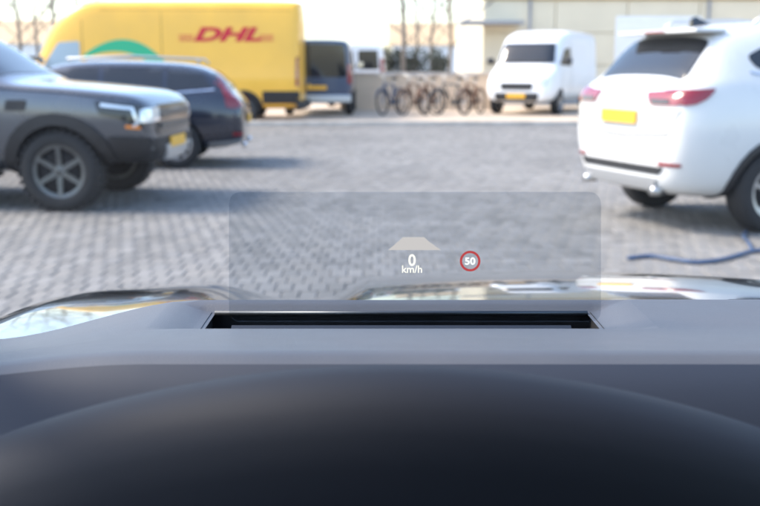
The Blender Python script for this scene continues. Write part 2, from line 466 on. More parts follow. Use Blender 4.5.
def leaf_cloud(name, cx, cy, z0, z1, rx, ry, n, s, m, parent):
    v, f = [], []
    for _ in range(n):
        x, y, z = (random.uniform(-1, 1) for _ in range(3))
        if x * x * x * x + z * z * z * z * .8 > 1.1: continue
        p = Vector((cx + x * rx, cy + y * ry, (z0 + z1) / 2 + z * (z1 - z0) / 2 + random.uniform(-.1, .1)))
        a = Vector((random.uniform(-1, 1), random.uniform(-1, 1), random.uniform(-1, 1))).normalized(); b2 = a.orthogonal().normalized(); k = len(v)
        q = s * random.uniform(.6, 1.4); v += [p - a * q, p + b2 * q * .5, p + a * q, p - b2 * q * .5]; f.append((k, k + 1, k + 2, k + 3))
    return mk(name, v, f, m, parent)
for i, (px, w, z1, lab) in enumerate(((400, 1.9, 2.0, 'dark clipped hedge behind the white van at centre'), (352, 2.2, 2.1, 'taller dark hedge beside the rear of the yellow van'))):
    x = (px - 380) / 950 * 38
    h = thing('hedge', (x, 38, 0), 0, lab, 'hedge', 'hedges behind the parking place')
    leaf_cloud('foliage', 0, 0, .1, z1, w, .6, 2600, .09, M['hedge'], h)
    for k in range(5): tube('stem', [(-w * .8 + k * w * .4, 0, -.05), (-w * .8 + k * w * .4 + .05, .1, z1 * .7)], [.03, .012], M['bark'], h, 5)

def far_house(name, x, y, w, h, lab):
    o = thing(name, (x, y, 0), 0, lab, 'building', 'pale buildings far behind the trees')
    box('wall', (-w / 2, 0, -.1), (w / 2, 7, h), M['whitevan'], o, .02)
    v = [(-w / 2 - .3, -.3, h + .002), (w / 2 + .3, -.3, h + .002), (w / 2 + .3, 7.3, h + .002), (-w / 2 - .3, 7.3, h + .002), (-w / 2 - .3, 3.5, h + 1.8), (w / 2 + .3, 3.5, h + 1.8)]
    mk('roof', v, [(0, 1, 5, 4), (2, 3, 4, 5), (0, 4, 3), (1, 2, 5), (0, 3, 2, 1)], M['band'], o)
    for k in range(int(w / 2.2)):
        wn = box('window', (-w / 2 + .7 + k * 2.2, -.04, .9), (-w / 2 + 1.9 + k * 2.2, .03, 2.1), M['glass'], o, .01)
        box('sill', (-w / 2 + .6 + k * 2.2, -.1, .82), (-w / 2 + 2.0 + k * 2.2, -.002, .895), M['kerb'], wn, .005)
far_house('office_building', 5.5, 75, 9, 3.0, 'low pale building seen between the bare trees at centre')
far_house('office_building', -27, 70, 12, 3.0, 'low pale building at the left edge beyond the cars')

# ---- bare trees
def tree(px, Z, h, lab, seed, lean=0.):
    rnd = random.Random(seed); x = (px - 380) / 950 * Z
    t = thing('bare_tree', (x, Z, 0), 0, lab, 'tree', 'bare winter trees behind the parking place')
    tv, tf = [], []; cv, cf = [], []
    pts = [Vector((0, 0, -.1))]; n = 7
    for k in range(1, n + 1): pts.append(Vector((rnd.uniform(-.06, .06) * k * .5 + lean * k, rnd.uniform(-.06, .06), h * k / n)))
    r0 = .085
    tube_data(pts, [r0 * (1 - .8 * k / n) + .012 for k in range(n + 1)], 7, tv, tf)
    def grow(p, d, L, r, depth):
        q = p + d * L * .5 + Vector((rnd.uniform(-.1, .1) * L, rnd.uniform(-.1, .1) * L, .06 * L)); e = q + (d + Vector((0, 0, .25))).normalized() * L * .5
        tube_data([p, q, e], [r, r * .75, r * .45], 4, cv, cf, False)
        if depth == 0: return
        for _ in range(rnd.choice((3, 4))):
            s = rnd.uniform(.35, 1.); b = p.lerp(e, s)
            a = (d + Vector((rnd.uniform(-.9, .9), rnd.uniform(-.9, .9), rnd.uniform(-.1, .7)))).normalized()
            grow(b, a, L * rnd.uniform(.45, .65), r * .5, depth - 1)
    for k in range(17):
        s = .24 + .74 * k / 17; i = min(int(s * n), n - 1); p = pts[i].lerp(pts[i + 1], s * n - i); a = k * 2.4 + rnd.random()
        grow(p, Vector((math.cos(a), math.sin(a), .75)).normalized(), h * (.42 - .26 * s), .032 * (1.15 - s), 3)
    mk('trunk', tv, tf, M['bark'], t, True); mk('crown', cv, cf, M['bark'], t, True)
for k, (px, Z, h, lab, le) in enumerate((
        (3, 36, 7.5, 'bare tree at the left edge above the grey pickup', .02),
        (28, 42, 9, 'bare tree just left of the yellow van cab', -.02),
        (62, 46, 9.5, 'bare tree rising straight behind the yellow van windscreen', .01),
        (86, 55, 10, 'thin bare tree at the front roof edge of the yellow van', .02),
        (44, 50, 9, 'bare tree between the two at the yellow van cab', .01),
        (402, 33, 8.5, 'nearest bare tree with the darkest trunk, behind the bicycles', .005),
        (430, 48, 9, 'slim bare tree halfway between darkest trunk and white van', .02),
        (416, 52, 9, 'faint far bare tree just right of the darkest trunk', -.01),
        (449, 42, 9, 'bare tree between the bicycles and the white van', -.02),
        (467, 50, 9.5, 'bare tree closest to the cream building corner', .01))):
    tree(px, Z, h, lab, 100 + k, le)

# ================================================================== VEHICLES
# ---- grey pickup truck: heads right, only its front half is in the frame
hd = R(-4)
fw = G(66, 210)
L0 = 1.63
pk = thing('pickup_truck', (0, 0, 0), hd, 'grey pickup truck with black wheel arch flares at the left edge', 'pickup truck')
ctr = fw - Matrix.Rotation(hd, 3, 'Z') @ Vector((L0, -.80, 0)); pk.location = (ctr.x, ctr.y, 0)
st = [stn(-2.72, .62, .80, .90, 1.10, .88, 1.16), stn(-2.66, .5, .84, .94, 1.14, .92, 1.19), stn(-1.9, .42, .86, .95, 1.16, .93, 1.20), stn(-1.22, .40, .86, .95, 1.17, .93, 1.21),
      stn(-1.14, .38, .86, .95, 1.19, .93, 1.55, .78), stn(-1.0, .36, .86, .95, 1.20, .93, 1.83, .70), stn(-.4, .34, .86, .95, 1.20, .93, 1.88, .70), stn(.3, .34, .86, .95, 1.20, .93, 1.84, .69),
      stn(.75, .34, .86, .95, 1.21, .93, 1.52, .74), stn(1.12, .36, .86, .95, 1.205, .92, 1.285), stn(1.2, .36, .86, .955, 1.19, .92, 1.265), stn(1.7, .40, .86, .955, 1.165, .92, 1.235),
      stn(2.2, .46, .85, .945, 1.11, .905, 1.185), stn(2.38, .46, .78, .875, 1.07, .845, 1.145), stn(2.49, .48, .68, .77, .99, .75, 1.06), stn(2.53, .52, .54, .60, .92, .58, .98)]
bo, bv = make_body(st, M['pickup'], pk, (-L0, L0), .395, .80, arch=1.14)
for s in (1, -1):
    for x in (-L0, L0):
        decal(bv, 'wheel_arch_flare', arc(x, .395, .565, 196 if x > 0 else 190, -16) + arc(x, .395, .45, -16, 196 if x > 0 else 190), 'side', M['black'], pk, s, .035, .06, .07)
    decal(bv, 'side_window', rp([(.12, 1.70), (.88, 1.30), (-.28, 1.28), (-.28, 1.74)], .05), 'side', M['glass'], pk, s)
    decal(bv, 'side_window', rp([(-.36, 1.28), (-.98, 1.28), (-.92, 1.70), (-.36, 1.74)], .05), 'side', M['glass'], pk, s)
    hl = decal(bv, 'headlight', rp([(2.02, 1.075), (2.44, 1.03), (2.47, .88), (2.43, .80), (2.34, .80), (2.33, .88), (2.06, .95)], .03), 'side', M['gloss_black'], pk, s, .012, .03, .04)
    decal(bv, 'daylight_strip', strip([(2.08, 1.035), (2.36, 1.0), (2.40, .86), (2.36, .83)], .03), 'side', M['lamp'], hl, s, .02, .02, .04)
    decal(bv, 'indicator', rp([(2.30, .845), (2.42, .83), (2.42, .80), (2.30, .815)], .01), 'side', M['amber'], hl, s, .02, .02, .04)
    decal(bv, 'headlight_lens', rp([(.50, 1.0), (.80, .99), (.82, .86), (.52, .87)], .03), 'front', M['lamp'], hl, s, .016, .03, .05)
    decal(bv, 'fog_lamp', rp([(.62, .70), (.80, .70), (.80, .60), (.62, .60)], .03), 'front', M['lamp'], pk, s, .014, .03, .05)
    decal(bv, 'front_bumper_corner', rp([(2.12, .74), (2.5, .72), (2.5, .47), (2.2, .47)], .05), 'side', M['black'], pk, s, .02, .03, .05)
    decal(bv, 'side_vent', rp([(1.16, 1.08), (1.36, 1.08), (1.34, .98), (1.14, .98)], .02), 'side', M['black'], pk, s, .012)
    box('side_step', (-1.05, s * .84 - .06, .33), (1.0, s * .84 + .1, .38), M['black'], pk, .015)
gp = decal(bv, 'grille', rp([(-.52, 1.02), (.52, 1.02), (.60, .78), (.50, .72), (-.50, .72), (-.60, .78)], .05), 'front', M['gloss_black'], pk, 1, .012, .03, .07)
for z in (.82, .94): decal(bv, 'grille_bar', rp([(-.5, z + .03), (.5, z + .03), (.5, z - .03), (-.5, z - .03)], .015), 'front', M['rimdark'], gp, 1, .03, .03, .08)
decal(bv, 'front_bumper', rp([(-.72, .70), (.72, .70), (.68, .50), (-.68, .50)], .05), 'front', M['black'], pk, 1, .022, .04, .08)
decal(bv, 'skid_plate', rp([(-.4, .62), (.4, .62), (.34, .49), (-.34, .49)], .03), 'front', M['silver'], pk, 1, .04, .04, .08)
decal(bv, 'windscreen', rp([(.38, -.60), (1.02, -.70), (1.06, 0), (1.02, .70), (.38, .60), (.34, 0)], .04), 'top', M['glass'], pk)
seams(bv, pk, [[(1.02, 1.18), (1.0, .45)], [(-.32, 1.27), (-.30, .42)], [(1.06, 1.19), (1.7, 1.15), (2.2, 1.09)], [(-1.05, 1.2), (-1.0, .6)], [(1.0, .44), (-.98, .42)]])
handle(bv, pk, -.12, 1.06, M['pickup']); handle(bv, pk, -.86, 1.06, M['pickup'])
for s in (1, -1): mirror(pk, .72, s * .93, 1.30, M['black'])
for x in (-L0, L0):
    for s in (1, -1): wheel(pk, x, s * .80, .395, .27, M['rimdark'], 6, True)
plate(pk, 2.56, .64, False, 'plate', '')

# ---- dark estate car behind the pickup, heading left
L0 = 1.42
rw = G(178, 168); hd = R(184)
es = thing('estate_car', (0, 0, 0), hd, 'dark navy estate car between the grey pickup and yellow van', 'car')
ctr = rw - Matrix.Rotation(hd, 3, 'Z') @ Vector((-L0, .76, 0)); es.location = (ctr.x, ctr.y, 0)
st = [stn(-2.36, .42, .58, .70, .78, .66, .84), stn(-2.33, .34, .70, .80, .84, .76, .92), stn(-2.24, .30, .78, .87, .95, .80, 1.02), stn(-2.1, .26, .82, .905, 1.0, .84, 1.22, .66), stn(-1.82, .24, .83, .915, 1.0, .86, 1.43, .60),
      stn(-1.2, .22, .84, .92, .99, .875, 1.48, .61), stn(-.3, .22, .84, .92, .97, .88, 1.5, .62), stn(.3, .22, .84, .92, .96, .88, 1.46, .61), stn(.75, .22, .84, .92, .96, .88, 1.22, .68), stn(1.08, .22, .84, .92, .95, .87, 1.0),
      stn(1.2, .22, .84, .92, .94, .865, .98), stn(1.75, .24, .83, .91, .88, .84, .92), stn(2.15, .26, .78, .86, .78, .78, .84), stn(2.28, .28, .70, .78, .70, .70, .76), stn(2.32, .34, .58, .64, .62, .58, .68)]
bo, bv = make_body(st, M['estate'], es, (-L0, L0), .335, .76)
for s in (1, -1):
    decal(bv, 'side_window', rp([(.25, 1.34), (.72, 1.06), (-.38, 1.04), (-.38, 1.37)], .05), 'side', M['glass'], es, s)
    decal(bv, 'side_window', rp([(-.45, 1.05), (-1.25, 1.06), (-1.25, 1.36), (-.45, 1.37)], .04), 'side', M['glass'], es, s)
    decal(bv, 'side_window', rp([(-1.31, 1.07), (-1.92, 1.11), (-1.78, 1.31), (-1.31, 1.35)], .05), 'side', M['glass'], es, s)
    decal(bv, 'window_chrome', strip([(.78, 1.025), (-.4, 1.01), (-1.3, 1.03), (-1.96, 1.08)], .018), 'side', M['chrome'], es, s, .008, .01)
    decal(bv, 'tail_light', rp([(-1.96, 1.30), (-2.06, 1.28), (-2.16, 1.06), (-2.27, .98), (-2.27, .82), (-2.12, .84), (-2.1, .98)], .03), 'side', M['red'], es, s, .014, .03, .05)
    decal(bv, 'tail_light', rp([(.52, 1.0), (.80, 1.0), (.80, .84), (.60, .86)], .03), 'rear', M['red'], es, s, .014, .03, .05)
    decal(bv, 'headlight', rp([(1.9, .80), (2.2, .72), (2.24, .62), (1.98, .68)], .03), 'side', M['lamp'], es, s, .01, .02, .05)
    decal(bv, 'bumper_reflector', rp([(-2.33, .50), (-2.20, .50), (-2.20, .45), (-2.33, .45)], .01), 'side', M['red'], es, s, .012)
    tube('roof_rail', [(.0, s * .6, 1.465), (.05, s * .595, 1.50), (-.8, s * .60, 1.535), (-1.7, s * .585, 1.50), (-1.76, s * .58, 1.43)], .017, M['silver'], es, 6)
    mirror(es, .62, s * .87, 1.05, M['estate'])
    decal(bv, 'sill_trim', rp([(-1.0, .33), (1.0, .33), (1.0, .27), (-1.0, .27)], .02), 'side', M['silver'], es, s, .008)
    decal(bv, 'bumper_trim', rp([(-2.30, .40), (-1.86, .36), (-1.86, .30), (-2.28, .33)], .02), 'side', M['silver'], es, s, .012)
    tube('exhaust', [(-2.30, s * .5, .31), (-2.37, s * .5, .31)], .04, M['chrome'], es, 12)
decal(bv, 'rear_window', rp([(-2.17, -.58), (-2.17, .58), (-1.92, .54), (-1.92, -.54)], .05), 'top', M['glass'], es, 1, .008)
decal(bv, 'windscreen', rp([(.36, -.55), (.98, -.66), (1.02, 0), (.98, .66), (.36, .55), (.32, 0)], .04), 'top', M['glass'], es)
seams(bv, es, [[(.80, 1.0), (.86, .3)], [(-.41, 1.02), (-.38, .3)], [(-1.28, 1.03), (-1.1, .72), (-1.0, .62)], [(.86, .3), (-1.0, .3)], [(-2.0, .72), (-2.33, .70)]])
handle(bv, es, -.2, .88, M['estate']); handle(bv, es, -1.02, .90, M['estate'])
for x in (-L0, L0):
    for s in (1, -1): wheel(es, x, s * .76, .335, .22, M['rim'], 10)
plate(es, -2.385, .66, True, 'plate', '')

# ---- white SUV at the right, seen from behind its right rear corner
nr, frw = G(758, 230), G(655, 207)
ax = (frw - nr); hd = math.atan2(ax.y, ax.x) - math.pi / 2
L0 = 1.35
rc = (nr + frw) / 2
sv = thing('suv_car', (0, 0, 0), hd, 'white sport utility car seen from behind at the right edge', 'car')
ctr = rc - Matrix.Rotation(hd, 3, 'Z') @ Vector((-L0, 0, 0)); sv.location = (ctr.x, ctr.y, 0)
def up(z): return z + .15 * max(0, min(1, (z - .5) / .5))
st = [stn(-2.31, .46, .50, .66, .92, .62, .98), stn(-2.28, .36, .66, .80, .98, .76, 1.05), stn(-2.18, .32, .76, .87, 1.04, .80, 1.12), stn(-2.05, .30, .82, .91, 1.08, .84, 1.28, .68), stn(-1.84, .28, .84, .925, 1.09, .86, 1.54, .62),
      stn(-1.6, .27, .85, .93, 1.08, .87, 1.62, .60), stn(-.9, .26, .85, .935, 1.06, .885, 1.66, .63), stn(-.1, .26, .85, .935, 1.04, .89, 1.67, .64), stn(.45, .26, .85, .935, 1.03, .89, 1.60, .63), stn(.85, .26, .85, .935, 1.03, .885, 1.32, .70),
      stn(1.2, .26, .85, .935, 1.02, .875, 1.09), stn(1.32, .26, .85, .93, 1.01, .87, 1.07), stn(1.8, .28, .84, .92, .96, .85, 1.01), stn(2.15, .3, .78, .87, .88, .79, .93), stn(2.27, .32, .70, .78, .78, .70, .84), stn(2.31, .38, .56, .64, .70, .58, .76)]
st = [(x, [(y, up(z)) for y, z in p]) for x, p in st]
bo, bv = make_body(st, M['white'], sv, (-L0, L0), .355, .79)
for s in (1, -1):
    decal(bv, 'side_window', rp([(.34, 1.61), (.86, 1.30), (-.28, 1.27), (-.28, 1.68)], .05), 'side', M['glass'], sv, s)
    decal(bv, 'side_window', rp([(-.34, 1.27), (-1.10, 1.30), (-1.14, 1.65), (-.34, 1.68)], .04), 'side', M['glass'], sv, s)
    decal(bv, 'side_window', rp([(-1.16, 1.32), (-1.54, 1.38), (-1.60, 1.48), (-1.2, 1.64)], .05), 'side', M['glass'], sv, s)
    decal(bv, 'window_chrome', strip([(.9, 1.26), (-.3, 1.235), (-1.16, 1.27), (-1.62, 1.35)], .018), 'side', M['chrome'], sv, s, .008, .01)
    tl = decal(bv, 'tail_light', rp([(-1.98, 1.22), (-2.14, 1.21), (-2.26, 1.20), (-2.26, 1.08), (-2.16, 1.09), (-2.06, 1.14)], .03), 'side', M['red'], sv, s, .014, .03, .04)
    decal(bv, 'lamp_lens', rp([(.34, 1.18), (.75, 1.20), (.75, 1.08), (.42, 1.08)], .03), 'rear', M['red'], tl, s, .014, .03, .05)
    decal(bv, 'lamp_surround', rp([(.42, 1.125), (.66, 1.125), (.66, 1.095), (.45, 1.095)], .01), 'rear', M['gloss_black'], tl, s, .02, .03, .05)
    for x in (-L0, L0): decal(bv, 'wheel_arch_trim', arc(x, .355, .46, 196, -12) + arc(x, .355, .405, -12, 196), 'side', M['black'], sv, s, .018, .05, .07)
    decal(bv, 'sill_trim', rp([(-.9, .40), (.9, .40), (.9, .29), (-.9, .29)], .02), 'side', M['black'], sv, s, .012)
    decal(bv, 'bumper_reflector', rp([(.56, .61), (.76, .61), (.76, .58), (.56, .58)], .012), 'rear', M['red'], sv, s, .012, .03, .05)
    tube('roof_rail', [(.3, s * .63, 1.75), (.2, s * .63, 1.805), (-.6, s * .635, 1.84), (-1.35, s * .61, 1.82), (-1.45, s * .60, 1.75)], .018, M['silver'], sv, 6)
    tube('exhaust', [(-2.2, s * .52, .36), (-2.325, s * .52, .36)], .04, M['steel'], sv, 14)
    mirror(sv, .72, s * .89, 1.29, M['white'])
    decal(bv, 'headlight', rp([(1.85, 1.02), (2.2, .95), (2.24, .86), (1.95, .90)], .03), 'side', M['lamp'], sv, s, .01, .02, .05)
decal(bv, 'rear_window', rp([(-2.13, -.62), (-2.13, .62), (-1.84, .56), (-1.84, -.56)], .06), 'top', M['glass'], sv, 1, .008)
zr = bv.ray_cast(Vector((-1.78, 0, 4)), Vector((0, 0, -1)))[0].z
sp = box('roof_spoiler', (-2.0, -.56, zr - .012), (-1.68, .56, zr + .022), M['white'], sv, .015)
box('brake_light', (-2.012, -.14, zr - .004), (-1.995, .14, zr + .012), M['red'], sp, .003)
decal(bv, 'bumper_slot', rp([(-.62, .565), (.62, .565), (.56, .50), (-.56, .50)], .025), 'rear', M['black'], sv, 1, .01, .03, .07)
decal(bv, 'skid_plate', rp([(-.56, .475), (.56, .475), (.48, .38), (-.48, .38)], .04), 'rear', M['silver'], sv, 1, .03, .05, .07)
decal(bv, 'tailgate_gap', strip([(-.76, 1.04), (-.66, .84), (0, .80), (.66, .84), (.76, 1.04)], .012), 'rear', M['well'], sv, 1, .003, .01, .07)
decal(bv, 'number_plate_recess', rp([(-.36, 1.05), (.36, 1.05), (.33, .89), (-.33, .89)], .03), 'rear', M['white'], sv, 1, .012, .03, .07)
decal(bv, 'windscreen', rp([(.5, -.57), (1.1, -.68), (1.14, 0), (1.1, .68), (.5, .57), (.46, 0)], .04), 'top', M['glass'], sv)
seams(bv, sv, [[(.95, 1.22), (.96, .42)], [(-.31, 1.23), (-.28, .42)], [(-1.12, 1.25), (-1.0, .9), (-.9, .72)]])
handle(bv, sv, -.12, 1.1, M['white']); handle(bv, sv, -.88, 1.12, M['white'])
zf = bv.ray_cast(Vector((-1.5, 0, 4)), Vector((0, 0, -1)))[0].z
fin = [(-1.38, -.01), (-1.62, -.03), (-1.62, .06), (-1.57, .075)]
mk('antenna_fin', [(x, w * (.03 if z < .03 else .008), z + zf) for x, z in fin for w in (-1, 1)], [(0, 1, 3, 2), (2, 3, 5, 4), (4, 5, 7, 6), (6, 7, 1, 0), (0, 2, 4, 6), (1, 7, 5, 3)], M['gloss_black'], sv)
plate(sv, -2.335, .97, True, 'plate', '')
for x in (-L0, L0):
    for s in (1, -1): wheel(sv, x, s * .79, .355, .23, M['rim'], 5)

# ---- panel vans
def van_body(L, H, Wd, m, parent, wx, wr, clad=True):
    h = L / 2; w = Wd / 2
    st = [stn(-h, .42, w * .86, w * .94, 1.2, w * .94, H - .06, w * .86), stn(-h + .05, .36, w * .9, w * .99, 1.2, w * .99, H - .02, w * .90), stn(-h + .8, .34, w * .93, w, 1.2, w, H, w * .91), stn(0, .34, w * .93, w, 1.2, w, H, w * .91),
          stn(h - 2.2, .34, w * .93, w, 1.2, w, H, w * .90), stn(h - 1.95, .34, w * .93, w, 1.2, w, H - .05, w * .88), stn(h - 1.1, .34, w * .93, w, 1.2, w * .98, H * .5 + .96, w * .80), stn(h - .72, .34, w * .93, w * .98, 1.14, w * .94, 1.34),
          stn(h - .6, .34, w * .93, w * .98, 1.12, w * .93, 1.28), stn(h - .22, .34, w * .88, w * .93, 1.0, w * .87, 1.13), stn(h - .05, .36, w * .78, w * .84, .86, w * .78, .95), stn(h, .42, w * .64, w * .70, .76, w * .64, .84)]
    return make_body(st, m, parent, wx, wr, w - .13, arch=1.1)

rr = G(300, 124)
Lv, Hv = 7.3, 2.98
hd = R(180)
dv = thing('delivery_van', (rr.x - Lv / 2 + .02, rr.y + 1.0, 0), hd, 'yellow delivery van with red lettering on its side', 'van')
bo, bv = van_body(Lv, Hv, 2.05, M['yellow'], dv, (-2.25, 2.55), .35)
h = Lv / 2
for s in (1, -1):
    decal(bv, 'side_window', rp([(h - 1.95, 2.0), (h - 1.42, 1.97), (h - 1.0, 1.36), (h - 1.95, 1.32)], .06), 'side', M['skyglass'], dv, s)
    decal(bv, 'rubbing_strip', rp([(-1.75, .78), (2.05, .78), (2.05, .62), (-1.75, .62)], .03), 'side', M['black'], dv, s, .02)
    decal(bv, 'rubbing_strip', rp([(-h + .04, .80), (-2.72, .80), (-2.72, .50), (-h + .04, .50)], .03), 'side', M['black'], dv, s, .02)
    decal(bv, 'wheel_arch_trim', arc(-2.25, .35, .48, 190, -10) + arc(-2.25, .35, .39, -10, 190), 'side', M['black'], dv, s, .02, .04, .1)
    decal(bv, 'wheel_arch_trim', arc(2.55, .35, .48, 190, -10) + arc(2.55, .35, .39, -10, 190), 'side', M['black'], dv, s, .02, .04, .1)
    decal(bv, 'tail_light', rp([(-h + .0, 1.62), (-h + .10, 1.62), (-h + .12, .92), (-h + .0, .92)], .03), 'side', M['red'], dv, s, .016, .03, .06)
    # leaf shaped green swoosh
    top = [(1.6 - 2.5 * t, 1.68 + 1.75 * t * (1 - t) - .95 * t * t * t) for t in [i / 16 for i in range(17)]]
    bot = [(1.6 - 2.35 * t, 1.60 + .85 * t * (1 - t) - 1.0 * t * t * t) for t in [i / 16 for i in range(17)]]
    decal(bv, 'green_swoosh', top + bot[::-1], 'side', M['green'], dv, s, .004, .004, .2)
    y = bv.ray_cast(Vector((-1.87, 3 * s, 2.1)), Vector((0, -s, 0)))[0].y
    lt = text('lettering', 'DHL', .44, M['dhlred'], dv, .32, .018, .004, 1.85)
    xa = -s  # text runs in the reading direction on each side
    lt.matrix_local = Matrix.Translation((-1.87, y + s * .012, 2.14)) @ Matrix(((xa, 0, 0, 0), (0, 0, s, 0), (0, 1, 0, 0), (0, 0, 0, 1)))
    for q, (x0, x1) in enumerate(((-3.02, -2.66), (-1.08, -.72))):
        for k in range(3): decal(bv, 'logo_stripe', [(x0, 2.0 + k * .06), (x1, 2.0 + k * .06), (x1, 2.022 + k * .06), (x0, 2.022 + k * .06)], 'side', M['dhlred'], dv, s, .006, .004, .2)
    mirror(dv, h - 1.05, s * 1.0, 1.55, M['black'])
    decal(bv, 'headlight', rp([(h - .62, 1.04), (h - .2, .92), (h - .12, .76), (h - .5, .84)], .04), 'side', M['lamp'], dv, s, .012, .03, .06)
decal(bv, 'windscreen', rp([(h - 1.78, -.74), (h - .84, -.82), (h - .78, 0), (h - .84, .82), (h - 1.78, .74), (h - 1.82, 0)], .05), 'top', M['glass'], dv)
decal(bv, 'front_bumper', rp([(-.8, .66), (.8, .66), (.75, .40), (-.75, .40)], .06), 'front', M['black'], dv, 1, .02, .04, .1)
for s in (1, -1): decal(bv, 'rear_door', rp([(.02, 2.75), (.88, 2.7), (.92, .6), (.02, .6)], .04), 'rear', M['yellow'], dv, s, .012, .02, .15)
box('rear_bumper', (-h - .12, -.95, .36), (-h + .1, .95, .55), M['black'], dv, .03)
seams(bv, dv, [[(h - 2.02, 2.5), (h - 2.02, .5)], [(h - .95, 1.3), (h - .98, .5)], [(-.3, 2.7), (-.3, .8)], [(-h + .2, 2.72), (1.2, 2.74)]])
handle(bv, dv, h - 1.85, 1.15, M['black'])
for x in (-2.25, 2.55):
    for s in (1, -1): wheel(dv, x, s * .90, .35, .23, M['rimdark'], 8)
plate(dv, -h - .14, .9, True, 'plate', '')

# dark blue van seen from behind, right of the yellow van
bvn = thing('blue_van', (-1.66, 25.4 + 2.3, .095), R(90), 'dark blue van seen from behind next to the yellow van', 'van')
bo, bv = van_body(4.6, 2.02, 1.9, M['navy'], bvn, (-1.35, 1.35), .33)
decal(bv, 'rear_window', rp([(-.72, 1.86), (.72, 1.86), (.78, 1.02), (-.78, 1.02)], .06), 'rear', M['glass'], bvn, 1, .012, .03, .12)
for s in (1, -1):
    decal(bv, 'tail_light', rp([(.80, 1.35), (.91, 1.35), (.91, .85), (.80, .85)], .02), 'rear', M['red'], bvn, s, .016, .03, .06)
    decal(bv, 'side_window', rp([(.4, 1.75), (.9, 1.62), (1.35, 1.28), (.4, 1.25)], .05), 'side', M['glass'], bvn, s)
    for x in (-1.35, 1.35): wheel(bvn, x, s * .82, .33, .22, M['rim'], 6)
    mirror(bvn, 1.2, s * .93, 1.35, M['black'])
decal(bv, 'windscreen', rp([(.6, -.68), (1.44, -.76), (1.5, 0), (1.44, .76), (.6, .68)], .05), 'top', M['glass'], bvn)
box('rear_bumper', (-2.4, -.9, .36), (-2.24, .9, .56), M['silver'], bvn, .04)
plate(bvn, -2.335, .75, True, 'plate', '')

# white van seen from behind beyond the blue van
wv2 = thing('white_van', (-.78, 31 + 2.4, .095), R(90), 'small white van seen from behind beyond the dark blue van', 'van')
bo, bv = van_body(4.8, 2.05, 1.95, M['whitevan'], wv2, (-1.4, 1.4), .33)
for s in (1, -1):
    decal(bv, 'tail_light', rp([(.78, 1.55), (.95, 1.55), (.95, 1.0), (.78, 1.0)], .02), 'rear', M['red'], wv2, s, .016, .03, .06)
    decal(bv, 'rear_window', rp([(.08, 1.8), (.70, 1.8), (.74, 1.2), (.08, 1.2)], .05), 'rear', M['glass'], wv2, s, .012, .03, .1)
    for x in (-1.4, 1.4): wheel(wv2, x, s * .84, .33, .22, M['rim'], 6)
decal(bv, 'windscreen', rp([(.7, -.68), (1.54, -.76), (1.6, 0), (1.54, .76), (.7, .68)], .05), 'top', M['glass'], wv2)
plate(wv2, -2.44, .8, True, 'plate', '')

# white van facing the camera, left of the SUV
wv = thing('white_van', (4.75, 28.1, .095), R(-116), 'white van facing the camera behind the white sport utility car', 'van')
bo, bv = van_body(5.0, 2.32, 2.0, M['whitevan'], wv, (-1.5, 1.55), .34)
h = 2.5
for s in (1, -1):
    decal(bv, 'side_window', rp([(h - 1.9, 1.82), (h - 1.45, 1.76), (h - 1.0, 1.34), (h - 1.9, 1.30)], .05), 'side', M['glass'], wv, s)
    decal(bv, 'headlight', rp([(.50, .98), (.80, 1.0), (.80, .80), (.56, .80)], .04), 'front', M['lamp'], wv, s, .014, .03, .06)
    mirror(wv, h - 1.05, s * .97, 1.45, M['black'])
    for x in (-1.5, 1.55): wheel(wv, x, s * .86, .34, .22, M['rim'], 6)
wsn = decal(bv, 'windscreen', rp([(-.72, 1.92), (.72, 1.92), (.80, 1.38), (-.80, 1.38)], .07), 'front', M['glass'], wv, 1, .014, .05, .07)
for y0, y1 in ((-.6, -.02), (.05, .62)): decal(bv, 'wiper', strip([(y0, 1.40), (y1, 1.46)], .02), 'front', M['black'], wsn, 1, .03, .03, .1)
decal(bv, 'bonnet_gap', strip([(-.78, 1.12), (-.4, 1.16), (.4, 1.16), (.78, 1.12)], .014), 'front', M['well'], wv, 1, .003, .01, .1)
decal(bv, 'grille', rp([(-.46, .86), (.46, .86), (.42, .68), (-.42, .68)], .04), 'front', M['black'], wv, 1, .012, .03, .08)
decal(bv, 'front_bumper', rp([(-.62, .60), (.62, .60), (.58, .40), (-.58, .40)], .05), 'front', M['black'], wv, 1, .016, .03, .08)
plate(wv, 2.535, .52, False, 'plate', '')
seams(bv, wv, [[(h - 1.98, 2.0), (h - 1.98, .5)], [(h - .95, 1.25), (h - .98, .5)]])

